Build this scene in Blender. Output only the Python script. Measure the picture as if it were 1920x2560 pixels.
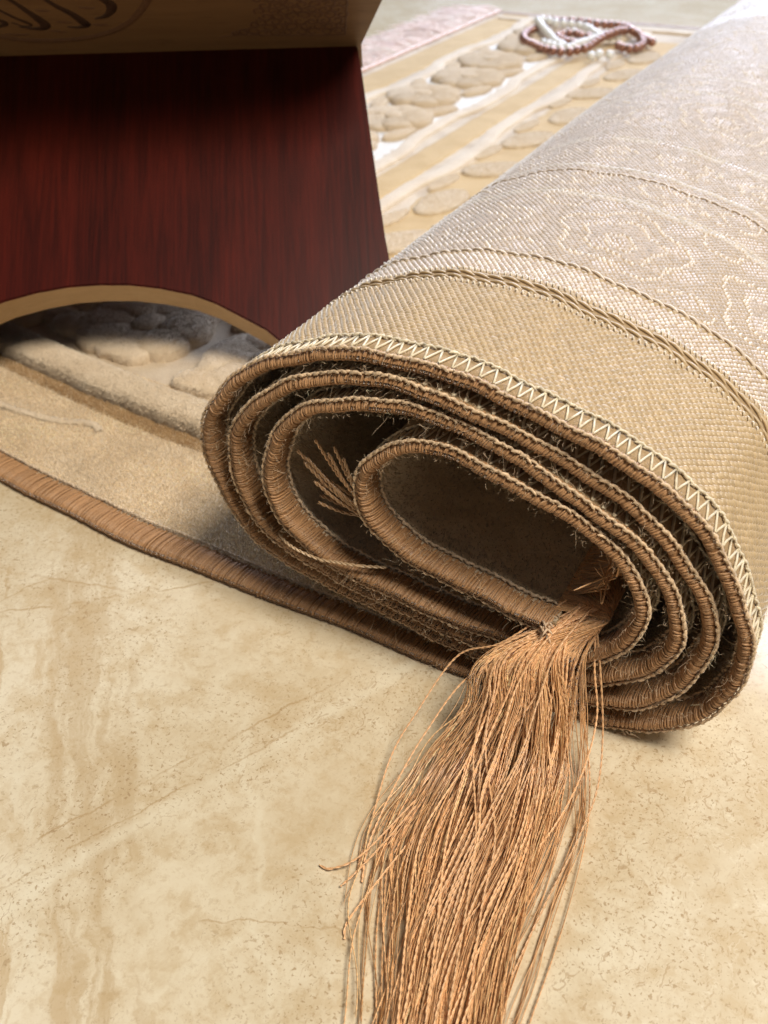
import bpy, bmesh, math, random
import numpy as np
from mathutils import Matrix, Vector

# ------------------------------------------------------------------ camera, world, lights
scene = bpy.context.scene
for o in list(bpy.data.objects):
    bpy.data.objects.remove(o)
COL = scene.collection
rng = np.random.default_rng(7)
random.seed(7)

cam_d = bpy.data.cameras.new('camera')
cam = bpy.data.objects.new('camera', cam_d)
COL.objects.link(cam)
RT = Vector((0.8763, 0.4816, -0.0156)); DN = Vector((0.2828, -0.5403, -0.7925)); FW = Vector((-0.3901, 0.6901, -0.6096))
cam.matrix_world = Matrix(((RT.x, -DN.x, -FW.x, 0.0919), (RT.y, -DN.y, -FW.y, -0.2101), (RT.z, -DN.z, -FW.z, 0.2456), (0, 0, 0, 1)))
cam_d.sensor_fit = 'VERTICAL'; cam_d.sensor_height = 24.0
cam_d.lens = 2350 / 2560 * 24.0
cam_d.clip_start = 0.01; cam_d.clip_end = 50
cam_d.dof.use_dof = True
cam_d.dof.focus_distance = 0.285
cam_d.dof.aperture_fstop = 13.0
scene.camera = cam

world = bpy.data.worlds.new('World'); scene.world = world; world.use_nodes = True
wbg = world.node_tree.nodes['Background']
wbg.inputs['Color'].default_value = (0.86, 0.93, 1.0, 1); wbg.inputs['Strength'].default_value = 0.07

def area(name, loc, target, size, power, color, size_y=None):
    l = bpy.data.lights.new(name, 'AREA'); l.energy = power; l.color = color
    l.shape = 'RECTANGLE'; l.size = size; l.size_y = size_y or size
    o = bpy.data.objects.new(name, l); COL.objects.link(o); o.location = loc
    o.rotation_euler = (Vector(target) - Vector(loc)).to_track_quat('-Z', 'Y').to_euler()
    return o
area('window_light', (-0.35, 2.7, 1.33), (-0.1, 0.4, 0.05), 2.3, 128, (0.70, 0.79, 1.0), 1.9)
area('room_light', (0.80, -0.20, 1.78), (0.0, -0.02, 0.0), 0.65, 43, (1.0, 0.91, 0.78))

scene.view_settings.view_transform = 'Standard'
scene.view_settings.look = 'None'
scene.view_settings.exposure = 0.0
scene.view_settings.gamma = 1.0

# ------------------------------------------------------------------ material helpers
class NT:
    def __init__(self, name):
        self.m = bpy.data.materials.new(name); self.m.use_nodes = True
        self.t = self.m.node_tree; self.b = self.t.nodes['Principled BSDF']
    def n(self, typ, **kw):
        nd = self.t.nodes.new(typ)
        for k, v in kw.items():
            setattr(nd, k, v)
        return nd
    def link(self, a, b): self.t.links.new(a, b)
    def sin(self, sock, v):
        if hasattr(v, 'is_linked') or hasattr(v, 'links'): self.link(v, sock)
        elif isinstance(v, (tuple, list)) and sock.type == 'RGBA' and len(v) == 3: sock.default_value = (*v, 1)
        else: sock.default_value = v
    def math(self, op, a, b=0.0, c=None, clamp=False):
        nd = self.n('ShaderNodeMath', operation=op, use_clamp=clamp)
        self.sin(nd.inputs[0], a); self.sin(nd.inputs[1], b)
        if c is not None: self.sin(nd.inputs[2], c)
        return nd.outputs[0]
    def coord(self, which='Object'): return self.n('ShaderNodeTexCoord').outputs[which]
    def mapping(self, v, scale=(1, 1, 1), rot=(0, 0, 0), loc=(0, 0, 0)):
        nd = self.n('ShaderNodeMapping'); self.link(v, nd.inputs[0])
        nd.inputs['Scale'].default_value = scale; nd.inputs['Rotation'].default_value = rot; nd.inputs['Location'].default_value = loc
        return nd.outputs[0]
    def noise(self, v, scale, detail=4, rough=0.55, dist=0.0, out=0):
        nd = self.n('ShaderNodeTexNoise'); self.link(v, nd.inputs['Vector'])
        nd.inputs['Scale'].default_value = scale; nd.inputs['Detail'].default_value = detail
        nd.inputs['Roughness'].default_value = rough; nd.inputs['Distortion'].default_value = dist
        return nd.outputs[out]
    def ramp(self, f, lo, hi, a=0.0, b=1.0, smooth=True):
        nd = self.n('ShaderNodeMapRange'); nd.interpolation_type = 'SMOOTHSTEP' if smooth else 'LINEAR'
        self.sin(nd.inputs[0], f)
        for i, v in enumerate((lo, hi, a, b)): nd.inputs[i + 1].default_value = v
        return nd.outputs[0]
    def mix(self, f, a, b, mode='MIX'):
        nd = self.n('ShaderNodeMix', data_type='RGBA', blend_type=mode)
        self.sin(nd.inputs[0], f); self.sin(nd.inputs[6], a); self.sin(nd.inputs[7], b)
        return nd.outputs[2]
    def bump(self, h, strength=0.3, dist=0.001):
        nd = self.n('ShaderNodeBump'); self.link(h, nd.inputs['Height'])
        nd.inputs['Strength'].default_value = strength; nd.inputs['Distance'].default_value = dist
        self.link(nd.outputs[0], self.b.inputs['Normal'])
    def set(self, **kw):
        for k, v in kw.items(): self.sin(self.b.inputs[k.replace('_', ' ')], v)
        return self.m

# marble floor
def make_marble():
    t = NT('marble'); p = t.coord()
    sep = t.n('ShaderNodeSeparateXYZ'); t.link(p, sep.inputs[0]); X, Y = sep.outputs[0], sep.outputs[1]
    def warped(scale, amt, detail=5):
        w = t.n('ShaderNodeVectorMath', operation='MULTIPLY_ADD')
        t.link(t.noise(p, scale, detail, 0.6, out=1), w.inputs[0]); w.inputs[1].default_value = (amt, amt, 0); t.link(p, w.inputs[2]); return w.outputs[0]
    pw = warped(22, 0.03); pw2 = warped(60, 0.012, 6)
    ang = math.radians(47)
    # body: cream and tan clouds with a crumbly fine structure
    cloud = t.noise(pw2, 13, 8, 0.65, 0.5)
    mott = t.noise(pw2, 75, 10, 0.72, 0.2)
    crumb = t.noise(p, 330, 8, 0.75, 0.3)
    col = t.mix(t.ramp(cloud, 0.34, 0.66), (0.80, 0.71, 0.535), (0.68, 0.565, 0.385))
    col = t.mix(t.ramp(mott, 0.44, 0.64, 0, 0.6), col, (0.60, 0.455, 0.265))
    col = t.mix(t.ramp(mott, 0.44, 0.30, 0, 0.6), col, (0.84, 0.76, 0.58))
    col = t.mix(t.ramp(crumb, 0.50, 0.66, 0, 0.38), col, (0.53, 0.385, 0.21))
    def dist(p0, p1):
        dx, dy = p1[0] - p0[0], p1[1] - p0[1]; L = math.hypot(dx, dy); nx, ny = -dy / L, dx / L
        sp_ = t.n('ShaderNodeSeparateXYZ'); t.link(pw2, sp_.inputs[0])
        d = t.math('ADD', t.math('MULTIPLY', sp_.outputs[0], nx), t.math('MULTIPLY', sp_.outputs[1], ny))
        d = t.math('SUBTRACT', d, p0[0] * nx + p0[1] * ny + 0.006 * (nx + ny))
        along = t.math('ADD', t.math('MULTIPLY', X, dx / L), t.math('MULTIPLY', Y, dy / L))
        along = t.math('SUBTRACT', along, p0[0] * dx / L + p0[1] * dy / L)
        a = t.math('MULTIPLY', t.ramp(along, -0.015, 0.015), t.ramp(along, L - 0.015, L + 0.02, 1, 0))
        return d, a
    def line(p0, p1, w, soft=1.0, wob=0.0):
        d, a = dist(p0, p1)
        if wob: d = t.math('ADD', d, t.math('MULTIPLY', t.math('SUBTRACT', t.noise(p, 30, 4), 0.5), wob))
        return t.math('MULTIPLY', t.ramp(t.math('ABSOLUTE', d), w * (1 - soft), w, 1, 0), a)
    # the brown seams: long streaky layers, strongest on the left
    lay = t.noise(t.mapping(t.mapping(pw2, (1, 1, 1), (0, 0, ang)), (11, 90, 1)), 1, 9, 0.64, 0.25)
    seam = line((-0.20, 0.03), (0.02, -0.20), 0.017, 0.5, 0.02)
    wide = line((-0.22, -0.02), (0.0, -0.22), 0.06, 0.9)
    m1 = t.math('MULTIPLY', t.ramp(lay, 0.44, 0.54), seam)
    col = t.mix(t.math('MULTIPLY', m1, 0.46), col, (0.52, 0.375, 0.205))
    m2 = t.math('MULTIPLY', t.ramp(lay, 0.53, 0.60), wide)
    col = t.mix(t.math('MULTIPLY', m2, 0.6), col, (0.55, 0.39, 0.205))
    m3 = t.math('MULTIPLY', t.ramp(lay, 0.42, 0.36), wide)
    col = t.mix(t.math('MULTIPLY', m3, 0.35), col, (0.80, 0.73, 0.56))
    # crossing pale veins
    for a_, b_, w, st in (((-0.078, -0.155), (-0.004, 0.02), 0.0040, 0.5), ((-0.055, -0.05), (0.012, -0.13), 0.0026, 0.4), ((0.06, -0.10), (0.14, 0.03), 0.006, 0.3), ((-0.02, -0.14), (0.05, 0.03), 0.0022, 0.25)):
        v = line(a_, b_, w, 0.9, 0.02)
        col = t.mix(t.math('MULTIPLY', v, st), col, (0.84, 0.77, 0.60))
    # fine rusty cracks, broken up
    brk = t.ramp(t.noise(p, 60, 4), 0.40, 0.56)
    for a_, b_, w, st in (((-0.19, -0.075), (-0.10, 0.0), 0.0009, 0.6), ((-0.085, -0.13), (-0.035, -0.03), 0.0007, 0.6), ((-0.079, -0.14), (-0.030, -0.04), 0.0006, 0.5), ((-0.16, -0.03), (-0.19, -0.1), 0.0009, 0.5), ((0.02, -0.1), (-0.03, -0.12), 0.0006, 0.5), ((-0.21, -0.04), (-0.12, -0.02), 0.0010, 0.5)):
        c = t.math('MULTIPLY', line(a_, b_, w, 1.0, 0.012), brk)
        col = t.mix(t.math('MULTIPLY', c, st), col, (0.44, 0.28, 0.12))
    # thin wandering veinlets
    for scl, wd, st, cc, msk in ((26, 0.007, 0.40, (0.50, 0.345, 0.17), 11), (48, 0.010, 0.35, (0.86, 0.79, 0.63), 13)):
        nz = t.noise(pw, scl, 6, 0.6, 0.3)
        vl = t.ramp(t.math('ABSOLUTE', t.math('SUBTRACT', nz, 0.5)), 0.0, wd, 1, 0)
        col = t.mix(t.math('MULTIPLY', t.math('MULTIPLY', vl, t.ramp(t.noise(p, msk, 3), 0.48, 0.60)), st), col, cc)
    # pale crystals
    vor = t.n('ShaderNodeTexVoronoi', feature='F1'); t.link(pw2, vor.inputs['Vector']); vor.inputs['Scale'].default_value = 17
    cr = t.math('MULTIPLY', t.ramp(vor.outputs['Distance'], 0.22, 0.26, 1, 0), t.ramp(t.noise(p, 9, 2), 0.52, 0.57))
    cr = t.math('MULTIPLY', cr, t.ramp(crumb, 0.30, 0.60, 0.4, 1))
    col = t.mix(t.math('MULTIPLY', cr, 0.55), col, (0.86, 0.82, 0.63))
    # pits, specks and short strokes
    area_m = t.ramp(t.noise(p, 18, 4), 0.34, 0.56)
    for scl, lo, st in ((900, 0.605, 0.7), (430, 0.63, 0.65), (230, 0.66, 0.5)):
        s_ = t.ramp(t.noise(p, scl, 3, 0.6, 0.5), lo, lo + 0.035)
        col = t.mix(t.math('MULTIPLY', t.math('MULTIPLY', s_, area_m), st), col, (0.40, 0.265, 0.135))
    area2 = t.ramp(t.noise(p, 15, 3, 0.5), 0.46, 0.58)
    for ro, sc in ((0.5, (620, 210, 1)), (-0.6, (560, 180, 1))):
        s_ = t.ramp(t.noise(t.mapping(pw, sc, (0, 0, ro)), 1, 3, 0.5, 1.2), 0.64, 0.69)
        col = t.mix(t.math('MULTIPLY', t.math('MULTIPLY', s_, area2), 0.5), col, (0.44, 0.29, 0.15))
    t.link(col, t.b.inputs['Base Color'])
    t.link(t.ramp(mott, 0.3, 0.7, 0.07, 0.16), t.b.inputs['Roughness'])
    t.bump(t.noise(p, 9, 2), 0.03, 0.002)
    return t.m

def make_yarn(name, attr=None, color=(0.5, 0.3, 0.15), rough=0.45, sheen=0.3, spec=0.5, fibre=0.25, fscale=2500, aniso=0):
    t = NT(name); p = t.coord()
    n = t.noise(p, fscale, 3, 0.6)
    if attr:
        a = t.n('ShaderNodeAttribute', attribute_name=attr); base = a.outputs['Color']
    else:
        r = t.n('ShaderNodeRGB'); r.outputs[0].default_value = (*color, 1); base = r.outputs[0]
    f = t.ramp(n, 0.3, 0.7, 1 - fibre, 1 + fibre, False)
    comb = t.n('ShaderNodeCombineColor'); [t.link(f, comb.inputs[i]) for i in range(3)]
    t.link(t.mix(1.0, base, comb.outputs[0], 'MULTIPLY'), t.b.inputs['Base Color'])
    t.set(Roughness=rough, Sheen_Weight=sheen, Sheen_Roughness=0.35, Specular_IOR_Level=spec)
    return t.m

def make_velour(name, c1, c2, sc=1.0, sheen=0.6, bmp=0.35):
    t = NT(name); p = t.coord()
    patch = t.noise(p, 28 * sc, 4, 0.55, 0.8)
    fine = t.noise(p, 1700, 3, 0.7)
    col = t.mix(t.ramp(patch, 0.35, 0.65), c1, c2)
    col = t.mix(t.ramp(fine, 0.35, 0.65, 0.0, 0.35), col, tuple(x * 0.55 for x in c1))
    t.link(col, t.b.inputs['Base Color'])
    t.set(Roughness=0.8, Sheen_Weight=sheen, Sheen_Roughness=0.4, Specular_IOR_Level=0.2)
    h = t.math('ADD', t.math('MULTIPLY', fine, 0.6), t.math('MULTIPLY', t.noise(p, 520, 4, 0.65), 0.9))
    t.bump(h, bmp, 0.0014)
    return t.m

def make_wood(name, c1, c2, rough, gx=(220, 14, 220), coat=0.0, poro=0.3):
    t = NT(name); p = t.coord()
    g = t.noise(t.mapping(p, gx), 1, 6, 0.6, 0.4)
    big = t.noise(t.mapping(p, (gx[0] / 10, gx[1] / 5, gx[2] / 10)), 1, 3, 0.5, 0.5)
    f = t.math('ADD', t.math('MULTIPLY', t.ramp(g, 0.3, 0.7), 0.5), t.math('MULTIPLY', t.ramp(big, 0.3, 0.7), 0.5))
    col = t.mix(f, c1, c2)
    por = t.ramp(t.noise(t.mapping(p, (gx[0] * 5, gx[1] * 2.2, gx[2] * 5)), 1, 2), 0.6, 0.7)
    col = t.mix(t.math('MULTIPLY', por, poro), col, tuple(x * 0.4 for x in c1))
    t.link(col, t.b.inputs['Base Color'])
    t.set(Roughness=rough, Coat_Weight=coat, Coat_Roughness=0.25, Specular_IOR_Level=0.28)
    t.bump(g, 0.06, 0.0006)
    return t.m

M = {}
M['marble'] = make_marble()
M['knot'] = make_yarn('backing_yarn', 'yarn_color', rough=0.40, sheen=0.6, spec=0.65, fibre=0.16)
M['back'] = make_yarn('backing_cloth', None, (0.40, 0.28, 0.155), 0.7, 0.1, 0.2, 0.3)
M['bind'] = make_yarn('binding_yarn', 'yarn_color', rough=0.46, sheen=0.35, spec=0.5, fibre=0.25)
M['zig'] = make_yarn('cream_thread', None, (0.78, 0.68, 0.48), 0.45, 0.3, 0.4, 0.15)
M['tassel'] = make_yarn('tassel_yarn', 'yarn_color', rough=0.30, sheen=0.3, spec=0.8, fibre=0.15)
M['pink'] = make_yarn('pink_yarn', 'yarn_color', rough=0.5, sheen=0.5, spec=0.4, fibre=0.1)
M['velour'] = make_velour('cream_velour', (0.58, 0.45, 0.30), (0.76, 0.63, 0.46))
M['relief'] = make_velour('relief_velour', (0.76, 0.61, 0.43), (0.86, 0.72, 0.54), 1.0, 0.5)
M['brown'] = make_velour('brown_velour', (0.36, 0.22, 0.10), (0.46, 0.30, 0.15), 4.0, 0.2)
M['pile'] = make_yarn('pile_tufts', 'yarn_color', rough=0.6, sheen=0.5, spec=0.3, fibre=0.1)
M['gold'] = make_velour('gold_velour', (0.60, 0.41, 0.18), (0.68, 0.48, 0.23), 1.0, 0.3)
M['ground'] = make_velour('pale_ground_velour', (0.80, 0.76, 0.70), (0.86, 0.83, 0.78), 1.0, 0.4)
M['stripe'] = make_velour('stripe_velour', (0.74, 0.60, 0.43), (0.82, 0.69, 0.52), 1.0, 0.5)
M['red'] = make_wood('mahogany_veneer', (0.028, 0.0032, 0.0022), (0.088, 0.0088, 0.0045), 0.36, (520, 22, 520), 0.0, 0.6)
M['oak'] = make_wood('pale_wood', (0.20, 0.108, 0.047), (0.28, 0.158, 0.070), 0.5, (14, 240, 240), 0.05, 0.3)
M['edge'] = make_wood('bare_wood_edge', (0.50, 0.34, 0.18), (0.58, 0.41, 0.23), 0.5, (40, 300, 300), 0.0, 0.2)
def make_burn():
    t = NT('burnt_wood'); n = t.noise(t.coord(), 600, 3)
    t.link(t.mix(n, (0.018, 0.009, 0.006), (0.10, 0.045, 0.02)), t.b.inputs['Base Color']); return t.set(Roughness=0.6)
M['burn'] = make_burn()
def make_burn2():
    t = NT('scorched_wood'); n = t.noise(t.coord(), 500, 3)
    t.link(t.mix(n, (0.10, 0.045, 0.02), (0.22, 0.11, 0.05)), t.b.inputs['Base Color']); return t.set(Roughness=0.6)
M['burn2'] = make_burn2()
def make_pearl(name, c1, c2, metal):
    t = NT(name); lw = t.n('ShaderNodeLayerWeight'); lw.inputs[0].default_value = 0.4
    n = t.noise(t.coord(), 300, 2)
    t.link(t.mix(t.ramp(n, 0.3, 0.7), c1, c2), t.b.inputs['Base Color'])
    return t.set(Roughness=0.22, Metallic=metal, Coat_Weight=0.6, Coat_Roughness=0.1)
M['copper_pearl'] = make_pearl('copper_pearl', (0.29, 0.13, 0.085), (0.37, 0.18, 0.12), 0.45)
M['white_pearl'] = make_pearl('white_pearl', (0.80, 0.80, 0.76), (0.86, 0.85, 0.80), 0.0)

# ------------------------------------------------------------------ mesh helpers
def fast_mesh(name, V, F, mats, color=None, smooth=True, mat_idx=None):
    """V (n,3), F (m,k) all faces with k corners."""
    V = np.asarray(V, np.float32); F = np.asarray(F, np.int32); k = F.shape[1]
    me = bpy.data.meshes.new(name)
    me.vertices.add(len(V)); me.vertices.foreach_set('co', V.ravel())
    me.loops.add(F.size); me.loops.foreach_set('vertex_index', F.ravel())
    me.polygons.add(len(F)); me.polygons.foreach_set('loop_start', np.arange(0, F.size, k, dtype=np.int32))
    if mat_idx is not None: me.polygons.foreach_set('material_index', np.asarray(mat_idx, np.int32))
    me.polygons.foreach_set('use_smooth', np.full(len(F), smooth))
    me.update(calc_edges=True)
    for m in (mats if isinstance(mats, (list, tuple)) else [mats]): me.materials.append(m)
    if color is not None:
        at = me.color_attributes.new('yarn_color', 'FLOAT_COLOR', 'POINT')
        c = np.ones((len(V), 4), np.float32); c[:, :3] = color; at.data.foreach_set('color', c.ravel())
    return me
def link(name, me, parent=None, kind=None):
    o = bpy.data.objects.new(name, me); COL.objects.link(o)
    if parent is not None: o.parent = parent; o.matrix_parent_inverse = parent.matrix_basis.inverted()
    if kind: o['kind'] = kind
    return o
def empty(name, loc, label, cat, group=None):
    o = bpy.data.objects.new(name, None); COL.objects.link(o); o.location = loc; o.empty_display_size = 0.02
    o['label'] = label; o['category'] = cat
    if group: o['group'] = group
    bpy.context.view_layer.update()
    return o
def tubes(P, r, sides=4, col=None, taper=True):
    """P (N,M,3) polylines -> verts, quads ; r scalar or (N,) or (N,M)"""
    N, Mn, _ = P.shape
    T = np.gradient(P, axis=1); T /= np.maximum(np.linalg.norm(T, axis=2, keepdims=True), 1e-9)
    ref = np.where(np.abs(T[..., 2:3]) > 0.9, np.array([1.0, 0, 0]), np.array([0, 0, 1.0]))
    A = np.cross(T, ref); A /= np.maximum(np.linalg.norm(A, axis=2, keepdims=True), 1e-9); B = np.cross(T, A)
    r = np.asarray(r, float)
    if r.ndim == 0: r = np.full((N, Mn), float(r))
    elif r.ndim == 1: r = np.repeat(r[:, None], Mn, 1)
    r = r.copy()
    if taper: r[:, 0] *= 0.3; r[:, -1] *= 0.3
    an = np.arange(sides) * 2 * math.pi / sides
    V = P[:, :, None] + r[:, :, None, None] * (np.cos(an)[None, None, :, None] * A[:, :, None] + np.sin(an)[None, None, :, None] * B[:, :, None])
    idx = np.arange(N * Mn * sides).reshape(N, Mn, sides)
    a = idx[:, :-1]; b = idx[:, 1:]
    F = np.stack([a, np.roll(a, -1, 2), np.roll(b, -1, 2), b], -1).reshape(-1, 4)
    C = None
    if col is not None:
        col = np.asarray(col)
        if col.ndim == 2: C = np.repeat(col, Mn * sides, 0)
        else: C = np.repeat(col.reshape(-1, 3), sides, 0)
    return V.reshape(-1, 3), F, C
def join(parts):
    Vs, Fs, Cs, o = [], [], [], 0
    for V, F, C in parts:
        Vs.append(V); Fs.append(F + o); o += len(V)
        if C is not None: Cs.append(C)
    return np.vstack(Vs), np.vstack(Fs), (np.vstack(Cs) if Cs else None)
def resample(P, m):
    """P (k,3) control points -> m points on a Catmull-Rom spline"""
    P = np.asarray(P, float); Q = np.vstack([2 * P[0] - P[1], P, 2 * P[-1] - P[-2]])
    t = np.linspace(0, len(P) - 1 - 1e-6, m); i = t.astype(int); u = (t - i)[:, None]
    p0, p1, p2, p3 = Q[i], Q[i + 1], Q[i + 2], Q[i + 3]
    return 0.5 * ((2 * p1) + (-p0 + p2) * u + (2 * p0 - 5 * p1 + 4 * p2 - p3) * u ** 2 + (-p0 + 3 * p1 - 3 * p2 + p3) * u ** 3)

def add_tufts(V, tris, n, h, r, seed):
    g = np.random.default_rng(seed); V = np.asarray(V, float); t = np.asarray(tris)
    A, B, C_ = V[t[:, 0]], V[t[:, 1]], V[t[:, 2]]; cr = np.cross(B - A, C_ - A); ar = np.linalg.norm(cr, axis=1)
    k = g.choice(len(t), n, p=ar / ar.sum()); u, w = g.random((n, 1)), g.random((n, 1)); f = (u + w > 1)
    u = np.where(f, 1 - u, u); w = np.where(f, 1 - w, w)
    Pb = A[k] + u * (B[k] - A[k]) + w * (C_[k] - A[k]); N = cr[k] / np.maximum(ar[k], 1e-12)[:, None]; N[N[:, 2] < 0] *= -1
    d = N + np.array([[0.25, -0.4, 0.1]]) + g.normal(0, 0.3, (n, 3)); d /= np.linalg.norm(d, axis=1)[:, None]
    X_ = np.cross(N, [0.3, 0.8, 0.4]); X_ /= np.maximum(np.linalg.norm(X_, axis=1), 1e-9)[:, None]; Y_ = np.cross(N, X_); a = g.uniform(0, 6.3, n)
    T = np.zeros((n, 4, 3))
    for q in range(3): T[:, q] = Pb + r * (np.cos(a + q * 2.094)[:, None] * X_ + np.sin(a + q * 2.094)[:, None] * Y_) - N * 0.0001
    T[:, 3] = Pb + d * (h * (1 + g.normal(0, .2, n)))[:, None]
    i = np.arange(n) * 4 + len(V)
    F = np.concatenate([np.c_[i, i + 1, i + 3], np.c_[i + 1, i + 2, i + 3], np.c_[i + 2, i, i + 3]])
    return np.vstack([V, T.reshape(-1, 3)]), np.vstack([t, F])

# ------------------------------------------------------------------ floor
fv = np.array([(-9, -9, 0), (9, -9, 0), (9, 9, 0), (-9, 9, 0)], float)
floor = link('floor', fast_mesh('floor', fv, [(0, 1, 2, 3)], M['marble'], smooth=False))
floor['kind'] = 'structure'; floor['label'] = 'polished cream marble floor with brown veins and speckles'

# ------------------------------------------------------------------ the rug: a sheet that lies flat and then rolls up (profile in x,z; metres)
TH = 0.0031          # thickness
RUG_W = 1.11         # along y
SP = np.array([-4600,30,-4530,30,-4460,30,-4390,30,-4320,30,-4250,30,-4180,30,-4110,30,-4040,30,-3970,30,-3900,30,-3830,30,-3760,30,-3690,30,-3619,30,-3549,30,-3479,30,-3409,30,-3339,30,-3269,30,-3199,30,-3129,30,-3059,30,-2989,30,-2919,30,-2849,30,-2779,30,-2709,30,-2639,30,-2569,30,-2499,30,-2429,30,-2359,30,-2289,30,-2219,30,-2149,30,-2079,30,-2009,30,-1939,30,-1869,30,-1798,30,-1728,30,-1658,30,-1588,30,-1518,30,-1448,30,-1378,30,-1308,30,-1238,30,-1168,30,-1098,30,-1028,30,-958,30,-888,30,-818,30,-748,30,-678,30,-608,30,-538,30,-468,30,-398,30,-328,30,-258,30,-188,30,-118,30,-48,30,23,30,93,30,163,30,233,31,303,31,373,33,443,36,512,45,580,60,646,84,707,118,762,162,808,215,844,274,870,339,885,408,889,477,883,547,868,615,843,681,812,744,774,802,731,857,682,908,628,953,570,992,508,1024,443,1050,377,1073,310,1093,242,1111,174,1127,105,1140,36,1152,-33,1161,-103,1167,-173,1169,-243,1167,-313,1160,-382,1149,-450,1133,-517,1113,-583,1089,-647,1061,-708,1027,-765,986,-818,940,-864,887,-902,829,-931,765,-947,697,-948,627,-937,558,-914,492,-881,430,-840,373,-790,324,-731,287,-666,260,-599,243,-530,228,-461,215,-392,204,-323,195,-253,187,-184,180,-114,173,-44,166,26,159,95,152,165,145,235,138,304,132,374,129,444,133,512,148,577,175,636,213,687,261,729,317,760,380,781,446,788,516,781,585,759,652,725,713,682,768,633,818,580,863,522,903,461,938,398,967,333,994,267,1018,200,1040,134,1061,66,1080,-2,1094,-72,1103,-142,1107,-212,1107,-282,1102,-351,1090,-418,1072,-484,1049,-548,1020,-609,986,-667,946,-720,900,-765,847,-801,787,-825,721,-835,652,-829,582,-807,516,-769,458,-719,409,-661,370,-598,340,-532,316,-464,297,-396,284,-326,274,-257,267,-187,260,-117,254,-48,247,22,241,92,234,162,228,231,221,301,216,371,215,441,225,506,249,564,287,615,336,655,393,684,457,697,525,690,595,667,661,631,721,586,774,533,820,475,860,414,893,350,922,284,947,218,969,152,991,84,1011,16,1028,-53,1038,-123,1043,-193,1042,-262,1035,-331,1020,-398,999,-462,971,-521,934,-574,889,-617,834,-649,771,-667,704,-670,634,-658,565,-629,501,-585,447,-530,404,-467,374,-400,354,-331,341,-261,333,-192,327,-122,322,-52,317,18,312,88,308,158,303,228,298,298,295,368,299,435,318,493,356,538,409,571,471,589,538,589,608,569,675,531,734,480,782,422,820,359,851,294,878,228,901,161,922,93,937,24,948,-46,951,-115,941,-179,913,-235,872,-279,817,-306,753,-308,683,-284,618,-239,564,-181,526,-116,501,-47,485,22,473,91,463,160,454,230,448,300,447,370,449], float).reshape(-1, 2) * 1e-4 - np.array([[0.0, 0.0009]])
DS = 0.001
def dense(Q):
    d3 = resample(np.c_[Q, np.zeros(len(Q))], len(Q) * 12)[:, :2]
    d = np.r_[0, np.cumsum(np.hypot(*np.diff(d3, axis=0).T))]
    t = np.arange(0, d[-1], DS)
    return np.c_[np.interp(t, d, d3[:, 0]), np.interp(t, d, d3[:, 1])]
PR = dense(SP); NS = len(PR)
TG = np.gradient(PR, axis=0); TG /= np.linalg.norm(TG, axis=1)[:, None]
for _ in range(6): TG[1:-1] = (TG[:-2] + 2 * TG[1:-1] + TG[2:]) / 4
TG /= np.linalg.norm(TG, axis=1)[:, None]
OUT = np.c_[TG[:, 1], -TG[:, 0]]            # outer (woven back) side
S_ROLL = int(np.argmax((PR[:, 0] > 0.03))) * DS      # where it starts to curl
S_END = (NS - 1) * DS
def at(s, n, y):
    """point on the rug: s along the profile, n outwards from the mid sheet, y across (0 = front edge)"""
    s = np.asarray(s, float); f = np.clip(s / DS, 0, NS - 1.001); i = f.astype(int); u = (f - i)[..., None]
    p = PR[i] * (1 - u) + PR[i + 1] * u; o = OUT[i] * (1 - u) + OUT[i + 1] * u
    xz = p + o * np.asarray(n)[..., None]
    flat = np.clip(-0.1 - p[..., 0], 0, 1) ** 1.5 * 0.2 * (s < S_ROLL)
    y = np.asarray(y, float)
    wob = 0.0006 * np.sin(s * 37.0) + 0.0005 * np.sin(s * 91 + 1.3)
    yy = y - 0.0058 * np.clip((s - S_ROLL - 0.3) / 1.2, 0, 1) + flat * np.clip(1 - y / 0.35, 0, 1) + wob * np.clip(1 - y / 0.05, 0, 1)
    xz = xz + o * ((0.00032 * np.sin(s * 163 + 1.0) + 0.00030 * np.sin(s * 71 + y * 25) + 0.0002 * np.sin(s * 347)) * (s > S_ROLL))[..., None]
    # inner turn sags shut deeper inside, shaped to block light through the roll
    sag = np.clip((y - 0.10) / 0.25, 0, 1) * 0.72 * np.clip((s - S_END + 0.34) / 0.05, 0, 1)
    xz = np.stack([xz[..., 0], xz[..., 1] + (0.066 - xz[..., 1]) * sag], -1)
    # gentle swelling of the upper turns along the roll
    amp = 0.0010 * np.sin(y * 9.0 + s * 6) * np.clip(y / 0.1, 0, 1) * (s > S_ROLL)
    xz = xz + o * amp[..., None]
    return np.stack([xz[..., 0], yy, xz[..., 1]], -1)

rug = empty('prayer_rug', (0, 0, 0), 'beige prayer rug, half rolled up, with copper tassel spilling onto the floor', 'rug')

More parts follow.
